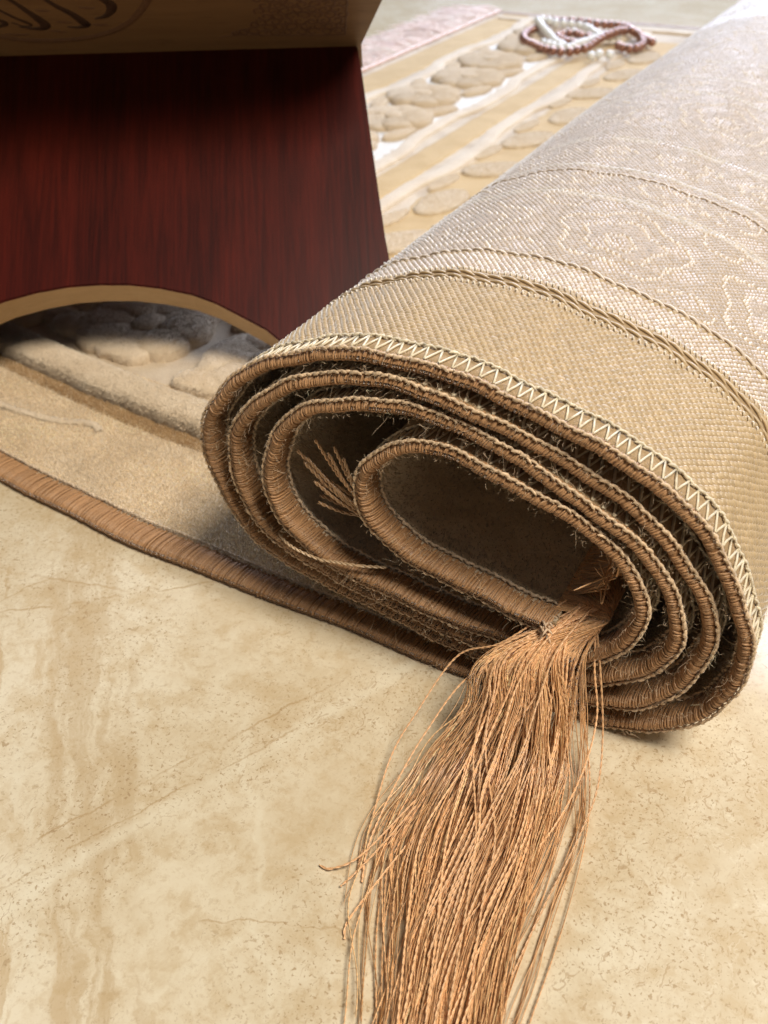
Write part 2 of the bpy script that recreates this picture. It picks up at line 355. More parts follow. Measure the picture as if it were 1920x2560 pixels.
# body
ss = np.r_[np.arange(0, S_ROLL, 0.006), np.arange(S_ROLL, S_END, 0.0022), S_END]
ys = np.r_[np.linspace(0.0, 0.02, 5), np.linspace(0.03, RUG_W - 0.02, 60), RUG_W]
Sg, Yg = np.meshgrid(ss, ys, indexing='ij')
a_, b_ = Sg.shape
Vo = at(Sg, np.full(Sg.shape, TH / 2), Yg).reshape(-1, 3); Vi = at(Sg, np.full(Sg.shape, -TH / 2), Yg).reshape(-1, 3)
idx = np.arange(a_ * b_).reshape(a_, b_); n0 = a_ * b_
Fo = np.stack([idx[:-1, :-1], idx[1:, :-1], idx[1:, 1:], idx[:-1, 1:]], -1).reshape(-1, 4)
Fi = (Fo + n0)[:, ::-1]
fr = np.stack([idx[:-1, 0], idx[:-1, 0] + n0, idx[1:, 0] + n0, idx[1:, 0]], -1)
bk = np.stack([idx[:-1, -1], idx[1:, -1], idx[1:, -1] + n0, idx[:-1, -1] + n0], -1)
e0 = np.stack([idx[0, :-1], idx[0, 1:], idx[0, 1:] + n0, idx[0, :-1] + n0], -1)
e1_ = np.stack([idx[-1, :-1], idx[-1, :-1] + n0, idx[-1, 1:] + n0, idx[-1, 1:]], -1)
Fall = np.vstack([Fo, Fi, fr, bk, e0, e1_])
mi = np.r_[np.zeros(len(Fo)), np.ones(len(Fi)), np.zeros(len(fr) + len(bk) + len(e0) + len(e1_))]
link('rug_body', fast_mesh('rug_body', np.vstack([Vo, Vi]), Fall, [M['back'], M['velour']], mat_idx=mi), rug)

# s range of the outermost, visible turn
iA = int(np.argmax((PR[:, 0] > 0.05) & (PR[:, 1] > 0.010)))
iB = iA + int(np.argmax(PR[iA:, 0] < -0.08)); iB = iB + int(np.argmax(PR[iB:, 1] < 0.032))
SA, SB = iA * DS, iB * DS

# ---- woven backing: every knot of the outer turn
def knots():
    rows = []
    y = 0.0094
    while y < RUG_W - 0.004:
        near = y < 0.55
        rows.append((y, (0.0017 if y < 0.058 else 0.00145) if near else 0.0024, (0.0025 if y < 0.058 else 0.0022) if near else 0.0034)); y += rows[-1][1]
    ps, py, ln, wd, hh, ro, cc = [], [], [], [], [], [], []
    tan = np.array([0.51, 0.375, 0.21]); pale = np.array([0.72, 0.63, 0.53]); rose = np.array([0.60, 0.49, 0.395])
    for k, (y, dy, dl) in enumerate(rows):
        n = int((SB - SA) / dl)
        s = SA + (np.arange(n) + 0.5 * (k % 2) + rng.normal(0, 0.05, n)) * dl
        L = np.full(n, dl * 0.55); W = np.full(n, dy * 0.52); Hh = np.full(n, 0.00042) * (1 + rng.normal(0, 0.15, n))
        Hh *= (1.35 if y < 0.058 else 1.0); A = np.full(n, 0.22); C = np.tile(tan, (n, 1)); keep = np.ones(n, bool)
        yy = y + 0.0008 * np.sin(s * 60)
        if 0.0588 < y < 0.0652 or 0.0852 < y < 0.0872 or 0.1810 < y < 0.1826: keep[:] = False
        elif 0.068 < y < 0.0845:
            C[:] = rose; A[:] = rng.choice([0.2, 1.4], n, p=[0.6, 0.4]); L *= 0.75; Hh *= 0.9
            m = rng.random(n) < 0.35; C[m] = pale
        elif y >= 0.088:
            C[:] = (tan * 0.25 + rose * 0.75) * 0.87
            P_ = 0.092; s_, y_, yy_ = s, y, yy; s = SA + (s - SA) * 1.45; y = 0.088 + (y - 0.088) * 1.45; yy = 0.088 + (yy - 0.088) * 1.45
            def ring(cy, r, wd_, off=0.0, ecc=1.0):
                u = ((s - SA + off) % P_) - P_ / 2
                wob = 1 + 0.12 * np.sin(5 * np.arctan2(yy - cy, u))
                return np.abs(np.hypot(u, (yy - cy) * ecc) - r * wob) < wd_
            yb = (y - 0.088) % 0.24
            base = y - yb
            pat = ring(base + 0.045, 0.034, 0.0014) | ring(base + 0.045, 0.021, 0.0011) | ring(base + 0.040, 0.008, 0.0014)
            pat |= ring(base + 0.088, 0.012, 0.0011, P_ / 2) | ring(base + 0.005, 0.014, 0.0010, P_ / 2)
            inner = np.hypot(((s - SA) % P_) - P_ / 2, yy - base - 0.045) < 0.02
            if 0.104 < yb < 0.142:
                pat = ring(base + 0.121, 0.014, 0.0013, 0.0, 1.4) | ring(base + 0.125, 0.011, 0.0011, P_ / 2, 1.3) | ring(base + 0.12, 0.006, 0.0011, 0.02)
                pat |= np.abs(yy - base - 0.1225 - 0.011 * np.sin(s * 2 * math.pi / (P_ / 2))) < 0.0011
                inner = np.zeros(n, bool)
            if 0.152 < yb < 0.20:
                pat = ring(base + 0.176, 0.019, 0.0012, 0.0, 1.25) | ring(base + 0.176, 0.012, 0.001, 0.0, 1.25) | ring(base + 0.176, 0.012, 0.0011, P_ / 2) | ring(base + 0.176, 0.004, 0.0012, P_ / 2)
                inner = ring(base + 0.176, 0.004, 0.006, 0.0)
            if 0.094 < yb < 0.097 or 0.099 < yb < 0.101 or 0.145 < yb < 0.149 or 0.203 < yb < 0.206 or 0.209 < yb < 0.2115:
                C[:] = pale * 0.9; L *= 1.15; Hh *= 1.5
            if 0.0975 < yb < 0.0985 or 0.150 < yb < 0.1515 or 0.2065 < yb < 0.2085: Hh *= 0.2; C[:] = tan * 0.75
            s, y, yy = s_, y_, yy_
            C[pat] = pale; A[pat] = 1.35; Hh[pat] *= 1.8; L[pat] *= 0.85
            L[inner & ~pat] *= 1.35; Hh[inner & ~pat] *= 1.45; C[inner & ~pat] = rose * 0.88
            drop = (~pat) & (np.sin((s - SA) * 2 * math.pi / P_ * 3 + yb * 80) * np.sin(yb * 130) > 0.55)
            A[drop] = 0.9; C[drop] = rose * 0.93
        C = C * (1 + rng.normal(0, 0.055, (n, 1)))
        ps.append(s[keep]); py.append(np.full(n, y)[keep]); ln.append(L[keep]); wd.append(W[keep]); hh.append(Hh[keep]); ro.append(A[keep]); cc.append(C[keep])
    s, y, L, W, Hh, A, C = (np.concatenate(v) for v in (ps, py, ln, wd, hh, ro, cc))
    A = A + rng.normal(0, 0.06, len(A))
    loc = np.array([(-1, 0, -.4), (-.55, -.9, -.35), (.55, -.9, -.35), (1, 0, -.4), (.55, .9, -.35), (-.55, .9, -.35), (-.45, 0, 1), (.45, 0, 1)])
    lx = loc[None, :, 0] * L[:, None]; lw = loc[None, :, 1] * W[:, None]; lh = loc[None, :, 2] * Hh[:, None]
    ca, sa = np.cos(A)[:, None], np.sin(A)[:, None]
    du = lx * ca - lw * sa; dv = lx * sa + lw * ca
    V = at(np.clip(s[:, None] + du, 0, S_END), TH / 2 + 0.00012 + lh, y[:, None] + dv)
    f = np.array([(0, 1, 6), (1, 2, 7), (1, 7, 6), (2, 3, 7), (3, 4, 7), (4, 5, 6), (4, 6, 7), (5, 0, 6)])
    F = (np.arange(len(s)) * 8)[:, None, None] + f[None]
    return V.reshape(-1, 3), F.reshape(-1, 3), np.repeat(C, 8, 0)
V, F, C = knots()
link('woven_backing', fast_mesh('woven_backing', V, F, M['knot'], np.clip(C, 0, 1)), rug, 'stuff')

# ---- braided stitches of the ornamental bands (each stitch a piece)
def capsule(s0, y0, s1, y1, n0_, lift, r, m=6):
    t = np.linspace(0, 1, m); s = s0 + (s1 - s0) * t; y = y0 + (y1 - y0) * t
    n = n0_ + lift * np.sin(t * math.pi)
    P = at(s, n, y)[None]
    rr = (r * (0.35 + 0.65 * np.sin(np.clip(t * math.pi, 0.12, math.pi - 0.12)) ** 0.6))[None]
    return tubes(P, rr, 6, taper=False)
BCOL = np.array([0.52, 0.38, 0.21])
for (yc, pitch, slant, rr, dirn, shade) in ((0.0598, 0.0052, 0.0021, 0.00056, 1, 1.05), (0.0640, 0.0052, 0.0021, 0.00054, 1, 1.1), (0.0862, 0.0044, 0.0018, 0.00055, 1, -1.02), (0.1818, 0.0044, 0.0010, 0.00042, 1, -1.0)):
    k = 0; s = SA + 0.002 + (0.0028 if yc > 0.062 else 0)
    while s < SB - 0.008:
        j = random.uniform(-.0003, .0003)
        V, F, C = capsule(s, yc - slant / 2 + j, s + pitch * 1.25, yc + slant / 2 + j, TH / 2 + 0.0001, 0.0005, rr)
        link('band_stitch', fast_mesh('band_stitch', V, F, M['knot'], np.tile(np.clip((BCOL if shade > 0 else np.array([0.70, 0.58, 0.45])) * abs(shade) * random.uniform(.93, 1.07), 0, 1), (len(V), 1))), rug)
        s += pitch
    # short cross threads beside the braid
sx = np.arange(SA, SB, 0.0021)
pp = []
for yc, ln in ((0.0567, 0.0016), (0.0676, 0.0022)):
    P = np.stack([at(sx + 0.0003 * q, np.full(len(sx), TH / 2 + 0.00035 + 0.0004 * math.sin(q / 3 * math.pi)), np.full(len(sx), yc + ln * (q / 3 - .5))) for q in range(4)], 1)
    pp.append(tubes(P, 0.00042, 4, np.clip(np.array([0.78, 0.66, 0.48]) * rng.normal(1, .06, (len(sx), 1)), 0, 1)))
V, F, C = join(pp)
link('cross_stitching', fast_mesh('cross_stitching', V, F, M['knot'], C), rug, 'stuff')

# ---- edge binding: satin yarn wrapped round the front edge (and the far edge)
def binding(y_edge, sgn, s_from, pitch=0.00050, sides=4):
    s = np.arange(s_from, S_END - 0.001, pitch); N = len(s)
    a = TH / 2
    prof = np.array([(a + .00020, 0.0006), (a + .0003, -0.0004), (a * .85, -0.0013), (a * .35, -0.0020), (-a * .2, -0.0022), (-a * .7, -0.0016), (-a - .0002, -0.0004), (-a - .0004, 0.0018), (-a - .0003, 0.0042), (-a + .0001, 0.0064)])
    fat = (1.0 + 0.42 * np.clip((S_ROLL - 0.06 - s) / 0.10, 0, 1))[:, None]
    m = len(prof); jit = rng.normal(0, 1, (N, 1))
    sl = np.linspace(-0.5, 0.5, m)[None] * 0.0020 + jit * 0.00025 + rng.normal(0, 0.00045, (N, 1)) * np.linspace(-1, 1, m)[None]
    scale = 1 + rng.normal(0, 0.045, (N, 1))
    n = prof[None, :, 0] * scale * np.where(prof[None, :, 0] < 0, fat, 1.0) + rng.normal(0, 0.00005, (N, m)); y = prof[None, :, 1] * scale * fat
    P = at(np.clip(s[:, None] + sl, 0, S_END), n, y_edge + sgn * y)
    c = np.array([0.44, 0.245, 0.115]) * (1 + rng.normal(0, 0.08, (N, 1))) + np.array([0.02, 0.012, 0.006]) * rng.normal(0, 1, (N, 1))
    sc_ = np.arange(s_from, S_END - 0.001, 0.002); fc = (1.0 + 0.42 * np.clip((S_ROLL - 0.06 - sc_) / 0.10, 0, 1))[:, None]
    pc = prof * np.array([[0.95, 0.95]])
    Pc = at(np.repeat(sc_[:, None], m, 1), np.where(pc[None, :, 0] < 0, pc[None, :, 0] * fc, pc[None, :, 0] * np.ones_like(fc)), y_edge + sgn * pc[None, :, 1] * fc)
    I = np.arange(len(sc_) * m).reshape(len(sc_), m)
    Fc = np.stack([I[:-1, :-1], I[:-1, 1:], I[1:, 1:], I[1:, :-1]], -1).reshape(-1, 4)
    core = (Pc.reshape(-1, 3), Fc, np.tile([[0.28, 0.145, 0.06]], (len(sc_) * m, 1)))
    return join([core, _wraps(P, N, c, sides)])
def _wraps(P, N, c, sides):
    return tubes(P, 0.00035 * (1 + rng.normal(0, 0.1, N)), sides, np.clip(c, 0.01, 1), taper=False)
V, F, C = binding(0.0, 1, 0.10)
link('edge_binding', fast_mesh('edge_binding', V, F, M['bind'], C), rug, 'stuff')
V, F, C = binding(RUG_W, -1, 0.0, 0.0016, 3)
link('edge_binding', fast_mesh('edge_binding', V, F, M['bind'], C), rug, 'stuff')

# chain stitches along both sides of the binding
def chain(n_off, y_off, s0, s1, colr, pitch=0.0026, r=0.00046):
    s = np.arange(s0, s1, pitch / 2); N = len(s); sg = np.where(np.arange(N) % 2, 1, -1)
    t = np.linspace(0, 1, 5)
    S = s[:, None] + t[None] * pitch * 1.05
    ft = (1 + 0.42 * np.clip((S_ROLL - 0.06 - s) / 0.10, 0, 1))[:, None]
    Yy = y_off * ft + sg[:, None] * (t[None] - 0.5) * 0.0011 + rng.normal(0, 0.00012, (N, 1))
    Nn = (n_off * ft if n_off < 0 else n_off) + np.sin(t * math.pi)[None] * 0.0004 * np.sign(n_off) + rng.normal(0, 0.00008, (N, 1))
    P = at(np.clip(S, 0, S_END), np.broadcast_to(Nn, S.shape), Yy)
    return tubes(P, r * (1 + rng.normal(0, .15, N)), 4, np.clip(np.array(colr) * (1 + rng.normal(0, .12, (N, 1))), 0, 1))
V, F, C = join([chain(TH / 2 + 0.00065, -0.0012, 0.10, S_END - .004, (0.68, 0.50, 0.32), r=0.00052),
                chain(-TH / 2 - 0.0006, 0.0070, 0.10, S_END - .004, (0.70, 0.54, 0.37), r=0.00052),
                chain(TH / 2 + 0.0005, 0.0086, SA - 0.03, S_END - .01, (0.74, 0.64, 0.46))])
link('chain_stitching', fast_mesh('chain_stitching', V, F, M['bind'], C), rug, 'stuff')

# zigzag overlock stitch on the woven side: the outer turn stitch by stitch, inner turns joined
def zig(s, w):
    pts_s = [s, s + 0.0002, s + w * 0.5, s + w * 0.55, s + w * 0.98, s + w]
    pts_y = [0.0082, 0.0084, 0.0012, 0.0010, 0.0080, 0.0083]
    t = np.linspace(0, 5, 11)
    S = np.interp(t, range(6), pts_s); Yy = np.interp(t, range(6), pts_y)
    return at(S, np.full(11, TH / 2 + 0.00042) + rng.normal(0, .00012, 11), Yy + rng.normal(0, .00018, 11))
s = SA - 0.02
while s < SB + 0.05:
    w = 0.0038 * random.uniform(.82, 1.18)
    V, F, C = tubes(zig(s, w)[None], 0.00036, 5)
    link('zigzag_stitch', fast_mesh('zigzag_stitch', V, F, M['zig']), rug)
    s += w
Ps = []
while s < S_END - 0.06:
    w = 0.0042 * random.uniform(.85, 1.15); Ps.append(zig(s, w)); s += w
V, F, C = tubes(np.array(Ps), 0.00040, 4)
link('zigzag_stitching', fast_mesh('zigzag_stitching', V, F, M['zig']), rug, 'stuff')

# fuzz: short stray fibres along the binding
def fuzz(n, s0, s1, ln=0.0009):
    s = rng.uniform(s0, s1, n); side = rng.choice([-1, 1], n); base = at(s, side * (TH / 2 + 0.0006), rng.uniform(-0.003, 0.004, n))
    o = at(s, side * (TH / 2 + 0.004), np.zeros(n)) - at(s, side * (TH / 2), np.zeros(n)); o /= np.linalg.norm(o, axis=1)[:, None]
    d = o * rng.uniform(.1, 1, (n, 1)) + np.array([0, -0.7, 0]) * rng.uniform(0, 1, (n, 1)) + rng.normal(0, .6, (n, 3)); d /= np.linalg.norm(d, axis=1)[:, None]
    L = rng.gamma(2.2, ln, (n, 1)); cu = rng.normal(0, 1, (n, 3)) * L * 0.8
    t = np.linspace(0, 1, 7)[None, :, None]; ph = rng.uniform(0, 6.3, (n, 1, 3)); am = L[:, None] * rng.uniform(.05, .22, (n, 1, 1))
    P = base[:, None] + d[:, None] * L[:, None] * t + cu[:, None] * t ** 2 + am * (np.sin(t * rng.uniform(4, 11, (n, 1, 1)) + ph) - np.sin(ph))
    return tubes(P, 0.000042, 3, np.clip(np.array([0.80, 0.62, 0.42]) * (1 + rng.normal(0, .2, (n, 1))), 0, 1))
V, F, C = join([fuzz(8500, S_ROLL, S_END, 0.00042), fuzz(380, S_ROLL, S_END), fuzz(900, 0.12, S_ROLL, 0.0004)])
V[:, 2] = np.maximum(V[:, 2], 0.0003)
link('loose_fibres', fast_mesh('loose_fibres', V, F, M['bind'], C), rug, 'stuff')

# ---- relief of the flat part: stripes, gold bands, flowers, leaves
ZT = float(PR[40, 1]) + TH / 2          # top of the flat sheet
def flat_y(x, y):
    return y + np.clip(-0.1 - x, 0, 1) ** 1.5 * 0.2 * np.clip(1 - y / 0.35, 0, 1)
def ridge(name, path, width, height, mat, tuft=0, jitter=0.0006):
    """raised pile band along a path in the rug plane"""
    P = np.asarray(path, float); d = np.r_[0, np.cumsum(np.hypot(*np.diff(P, axis=0).T))]
    m = max(4, int(d[-1] / 0.006)); t = np.linspace(0, d[-1], m); C_ = np.c_[np.interp(t, d, P[:, 0]), np.interp(t, d, P[:, 1])]
    T_ = np.gradient(C_, axis=0); T_ /= np.linalg.norm(T_, axis=1)[:, None]; Nn = np.c_[-T_[:, 1], T_[:, 0]]
    u = np.array([-1, -.97, -.85, -.6, -.25, 0.25, .6, .85, .97, 1]); hz = np.array([0, .45, .8, .95, 1, 1, .95, .8, .45, 0])
    X_ = C_[:, None] + Nn[:, None] * (u[None, :, None] * width / 2 * (1 + rng.normal(0, jitter * 60, (m, 1, 1))))
    Z_ = ZT - 0.0006 + hz[None] * (height + 0.0006) + rng.normal(0, jitter * .2, (m, len(u)))
    V = np.dstack([X_[..., 0], flat_y(X_[..., 0], X_[..., 1]), Z_]).reshape(-1, 3)
    I = np.arange(m * len(u)).reshape(m, len(u))
    F = np.stack([I[:-1, :-1], I[:-1, 1:], I[1:, 1:], I[1:, :-1]], -1).reshape(-1, 4)[:, ::-1]
    if tuft:
        tr = np.vstack([F[:, [0, 1, 2]], F[:, [0, 2, 3]]]); V, F = add_tufts(V, tr, tuft, 0.0012, 0.00032, 5)
    return link(name, fast_mesh(name, V, F, mat), rug)
YB = RUG_W
ridge('gold_band', [(-0.427, 0.36), (-0.427, YB - 0.015)], 0.044, 0.0010, M['gold'])
ridge('gold_band', [(-0.262, 0.13), (-0.262, YB - 0.06)], 0.029, 0.0010, M['gold'])
ridge('gold_band', [(-0.195, 0.2), (-0.195, YB - 0.10)], 0.060, 0.0006, M['gold'])
ridge('flower_ground', [(-0.342, 0.30), (-0.342, YB - 0.06)], 0.096, 0.0005, M['ground'])
def wavy(x, a, y0, y1, ph=0, per=0.23):
    y = np.linspace(y0, y1, 60); return np.c_[x + a * np.clip(np.sin(y * 2 * math.pi / per + ph) * 2.2, -1, 1), y]
ridge('raised_stripe', wavy(-0.395, 0.005, 0.30, YB - 0.03, 0.5), 0.015, 0.0032, M['stripe'])
ridge('raised_stripe', wavy(-0.290, 0.004, 0.17, YB - 0.06, 1.5), 0.014, 0.0032, M['stripe'])
ridge('raised_stripe', wavy(-0.236, 0.004, 0.14, YB - 0.06, 0.2), 0.014, 0.0032, M['stripe'])
xs = np.linspace(-0.44, -0.088, 40)
ridge('raised_stripe', np.c_[xs, 0.0845 + 0.0035 * np.sin(xs * 14 + 1)], 0.022, 0.0080, M['stripe'], 34000)
ridge('brown_band', np.c_[xs, 0.0695 + 0.0035 * np.sin(xs * 14 + 1)], 0.0095, 0.0004, M['brown'], 14000)  # low brown band along the front foot of the raised stripe
ridge('raised_stripe', [(-0.44, YB - 0.045), (-0.09, YB - 0.045)], 0.016, 0.0032, M['stripe'])
# small scroll shaved into the plain border
sc = np.array([(-0.34, 0.030), (-0.30, 0.036), (-0.262, 0.0395), (-0.236, 0.0450), (-0.226, 0.0505), (-0.219, 0.0515), (-0.214, 0.0490)])
ridge('raised_scroll', resample(np.c_[sc, np.zeros(len(sc))], 40)[:, :2], 0.0032, 0.0010, M['relief'], 3000)

def petal_mesh(name, L, W, h, seed, sharp=0.0, mat='relief'):
    r = np.random.default_rng(seed); n = 20; lob = r.normal(0, 1, 4); rings = [(1.0, -.25), (0.99, .45), (0.90, .80), (0.55, .97)]
    V = []
    for f, z in rings:
        for k in range(n):
            a = 2 * math.pi * k / n; rag = 1 + r.normal(0, 0.03) + 0.09 * (lob[0] * math.sin(2 * a) + lob[1] * math.cos(3 * a)) * 0.6
            x = math.cos(a); yv = math.sin(a) * (1 - sharp * (x + 1) / 2)
            V.append((x * L / 2 * f * rag, yv * W / 2 * f * rag, h * z + r.normal(0, h * 0.02)))
    V.append((0, 0, h)); q = []; tri = []
    for j in range(len(rings) - 1):
        for k in range(n): q.append((j * n + k, j * n + (k + 1) % n, (j + 1) * n + (k + 1) % n, (j + 1) * n + k))
    j = len(rings) - 1; top = len(V) - 1
    for k in range(n): q.append((j * n + k, j * n + (k + 1) % n, top, top))
    tr = []
    for a, b_, c_, d_ in q:
        tr.append((a, b_, c_))
        if c_ != d_: tr.append((a, c_, d_))
    V2, F2 = add_tufts(V, tr, int(L * W * 2.0e6), 0.0010, 0.00027, seed)
    return fast_mesh(name, V2, F2, M[mat])
PET = [petal_mesh('petal', 0.038, 0.0315, 0.0074, 10 + i, -0.25) for i in range(5)]
CEN = petal_mesh('flower_centre', 0.024, 0.023, 0.0084, 30)
LEAF2 = [petal_mesh('raised_leaf', 0.046, 0.022, 0.0024, 60 + i, 0.35, 'stripe') for i in range(3)]
LEAF = [petal_mesh('raised_leaf', 0.042, 0.021, 0.0050, 40 + i, 0.35) for i in range(3)]
def flower(x, y, rot, sc=1.0, n=8):
    fl = link('raised_flower', CEN, rug); fl.location = (x, float(flat_y(np.array(x), np.array(y))), ZT); fl.rotation_euler.z = rot; fl.scale = (sc,) * 3
    bpy.context.view_layer.update()
    for k in range(n):
        a = 2 * math.pi * k / n + random.uniform(-.02, .02)
        p = link('petal', PET[random.randrange(5)]); p.parent = fl; rr = 0.0262 * random.uniform(.95, 1.04); p.location = (rr * math.cos(a), rr * math.sin(a), random.uniform(-.0006, .0004))
        p.rotation_euler.z = a; k_ = random.uniform(.93, 1.05); p.scale = (k_, 1.0, random.uniform(.85, 1.15))
def leaf(x, y, rot, sc=1.0, sy=1.0):
    o = link('raised_leaf', (LEAF2 if x > -0.235 and y > 0.23 else LEAF)[random.randrange(3)], rug); o.location = (x, float(flat_y(np.array(x), np.array(y))), ZT); o.rotation_euler.z = rot; o.scale = (sc, sc * sy, sc)
for i, y in enumerate(np.arange(0.42, 1.03, 0.082)):
    flower(-0.344 + 0.006 * (-1) ** i, y, i * 0.7, 0.86)
    leaf(-0.310, y + 0.041, 1.1 + .2 * (i % 2), 0.95); leaf(-0.376, y + 0.041, 1.9, 0.9)
for i, y in enumerate(np.arange(0.24, 1.0, 0.085)):
    leaf(-0.204 + 0.006 * (i % 2), y, 0.9 + 0.3 * (i % 3), 1.25, 1.3); leaf(-0.172, y + 0.03, 2.2, 1.1, 1.3); leaf(-0.222, y + 0.040, 1.5, 0.9, .8)
# the flowery field seen through the arch
for x, y, r_, s_ in ((-0.345, 0.138, 0.3, .8), (-0.262, 0.142, 1.0, .9), (-0.178, 0.144, 0.5, .84), (-0.305, 0.215, 0.2, .9), (-0.22, 0.218, 0.9, .86), (-0.14, 0.20, 0.1, .8), (-0.10, 0.135, 0.3, .7)): flower(x, y, r_, s_)
for x, y, r_, s_ in ((-0.292, 0.124, 0.2, 1.2), (-0.300, 0.178, -0.3, 1.1), (-0.190, 0.112, 0.3, 1.1), (-0.205, 0.185, 0.8, 1.0), (-0.145, 0.112, -.2, .9), (-0.265, 0.195, 1.6, .8), (-0.12, 0.19, 0.4, 1)): leaf(x, y, r_, s_, 1.25)

# ---- pile tufts: the velvet nap of the plain border and of the turns near the edge
def tufts(s, y, h, r, base_col, nlift=0.0):
    n = len(s)
    B = at(s, np.full(n, -TH / 2 + 0.0002), y); Nn = at(s, np.full(n, -TH / 2 - 0.002), y) - B; Nn /= np.linalg.norm(Nn, axis=1)[:, None]
    lean = 0.9 * np.sin(s * 55 + 3 * np.sin(y * 70)) * np.cos(y * 60 + s * 21)
    d = Nn + np.array([[0.3, -0.55, 0]]) * (0.6 + 0.5 * lean[:, None]) + rng.normal(0, 0.28, (n, 3)); d /= np.linalg.norm(d, axis=1)[:, None]
    a = rng.uniform(0, 6.3, n); Tx = np.cross(Nn, [0.31, 0.9, 0.2]); Tx /= np.linalg.norm(Tx, axis=1)[:, None]; Ty = np.cross(Nn, Tx)
    hh = (h * (1 + rng.normal(0, .2, n)))[:, None]
    V = np.zeros((n, 4, 3)); 
    for k in range(3):
        an = a + k * 2.094; V[:, k] = B + r * (np.cos(an)[:, None] * Tx + np.sin(an)[:, None] * Ty)
    V[:, 3] = B + d * hh
    i = np.arange(n) * 4
    F = np.concatenate([np.c_[i, i + 1, i + 3], np.c_[i + 1, i + 2, i + 3], np.c_[i + 2, i, i + 3]])
    c = np.array(base_col) * (1 + 0.12 * lean[:, None] + rng.normal(0, .10, (n, 1)))
    return V.reshape(-1, 3), F, np.repeat(np.clip(c, 0, 1), 4, 0)
s_of_x = lambda x: x + 0.46
nf = 120000
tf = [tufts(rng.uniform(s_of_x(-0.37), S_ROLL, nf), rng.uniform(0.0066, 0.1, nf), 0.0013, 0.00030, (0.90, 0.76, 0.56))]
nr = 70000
tf.append(tufts(rng.uniform(S_ROLL, S_END - 0.002, nr), 0.0066 + 0.07 * rng.uniform(0, 1, nr) ** 1.5, 0.0014, 0.00030, (0.50, 0.39, 0.265)))  # turns inside the roll: shade put into a darker tuft colour
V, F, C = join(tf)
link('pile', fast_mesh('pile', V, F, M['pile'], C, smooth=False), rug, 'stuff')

# ---- far end fringe (pink)
n = 800
y0 = np.round(rng.uniform(0.34, RUG_W, n) / 0.011) * 0.011 + rng.normal(0, 0.0025, n); t = np.linspace(0, 1, 9)
L = rng.normal(0.078, 0.006, n); bend = rng.normal(0, 0.012, n); w2 = rng.normal(0, 0.006, n)
P = np.zeros((n, 9, 3))
P[..., 0] = -0.458 - L[:, None] * t; P[..., 1] = y0[:, None] + bend[:, None] * t ** 1.5 + w2[:, None] * np.sin(t * 5)[None] * t
P[..., 2] = 0.0055 * (1 - t)[None] ** 2 + rng.uniform(0.0008, 0.009, n)[:, None] * np.clip(t * 4, 0, 1) * (0.6 + 0.4 * np.cos(t * 4 + bend[:, None] * 300))
P[..., 2] = np.maximum(P[..., 2], 0.0007)
c = np.array([0.98, 0.83, 0.78]) * rng.normal(1, .05, (n, 1)) + rng.uniform(0, 0.03, (n, 1))
V, F, C = tubes(P, 0.0008, 4, np.clip(c, 0, 1))
link('end_fringe', fast_mesh('end_fringe', V, F, M['pink'], C), rug, 'stuff')
Pl = np.stack([np.full(330, -0.459) + rng.normal(0, .0006, 330), np.linspace(0.33, RUG_W, 330), np.full(330, 0.0052)], -1)[None]
V, F, C = tubes(Pl, 0.0024, 6, np.tile([[0.78, 0.56, 0.47]], (1, 1)))
link('fringe_heading', fast_mesh('fringe_heading', V, F, M['pink'], C), rug)

# ---- tassel: fringe of the inner end spilling out of the roll
def twist(P, ply_off, ply_r, pitch, phase, plies=2, sides=3, col=None):
    """P (N,M,3) -> twisted plies"""
    N, Mn, _ = P.shape
    T = np.gradient(P, axis=1); sg = np.linalg.norm(T, axis=2); T = T / np.maximum(sg[..., None], 1e-9)
    ref = np.array([1.0, 0.2, 0.1]); A = np.cross(T, ref); A /= np.maximum(np.linalg.norm(A, axis=2, keepdims=True), 1e-9); B = np.cross(T, A)
    arc = np.cumsum(sg, 1); res = []
    for k in range(plies):
        an = arc / pitch[:, None] * 2 * math.pi + phase[:, None] + 2 * math.pi * k / plies
        Q = P + ply_off[:, None, None] * (np.cos(an)[..., None] * A + np.sin(an)[..., None] * B)
        Q[..., 2] = np.maximum(Q[..., 2], 0.0004)
        res.append(tubes(Q, ply_r, sides, col))
    return join(res)
ST_L = np.array([(.0195, -.0195, .033), (.0150, -.0300, .0215), (.0090, -.0480, .0095), (.0095, -.0750, .0040), (.0215, -.0965, .0035), (.0350, -.1195, .0030), (.042, -.137, .003)])
ST_C = np.array([(.0345, -.0120, .0365), (.0365, -.0215, .0250), (.0390, -.0350, .0140), (.0430, -.0595, .0090), (.0435, -.0855, .0065), (.0503, -.1116, .0050), (.0550, -.1310, .004)])
ST_R = np.array([(.0470, -.0070, .0355), (.0500, -.0125, .0225), (.0545, -.0245, .0095), (.0570, -.0440, .0045), (.0575, -.0760, .0030), (.0590, -.1060, .0030), (.062, -.124, .003)])
def strand(u, w, yr, k_end, wave, lat):
    if u < 0: S = ST_C + (ST_L - ST_C) * (-u)
    else: S = ST_C + (ST_R - ST_C) * u
    S = S.copy(); lift = 1.0 - 0.85 * (1 - w)
    S[:, 2] = np.where(np.arange(7) < 2, S[:, 2] - (1 - w) * 0.006 * np.arange(7) / 1.0, S[:, 2] * lift) + 0.0006
    S[:, 0] += lat * np.linspace(0, 1, 7) * 0.004; S[1:, :2] += wave[:6]
    roots = np.array([(0.0335, yr, 0.0452), (0.0405 + 0.004 * w, yr * 0.75 + 0.001, 0.0462), (0.0455 + 0.005 * w + 0.002 * u, yr * 0.30 - 0.0015, 0.0445 + 0.003 * w)])
    ctrl = np.vstack([roots, S[:k_end]])
    return ctrl
CLUMP = np.cumsum(rng.normal(0, 0.0019, (21, 7, 2)), axis=1)
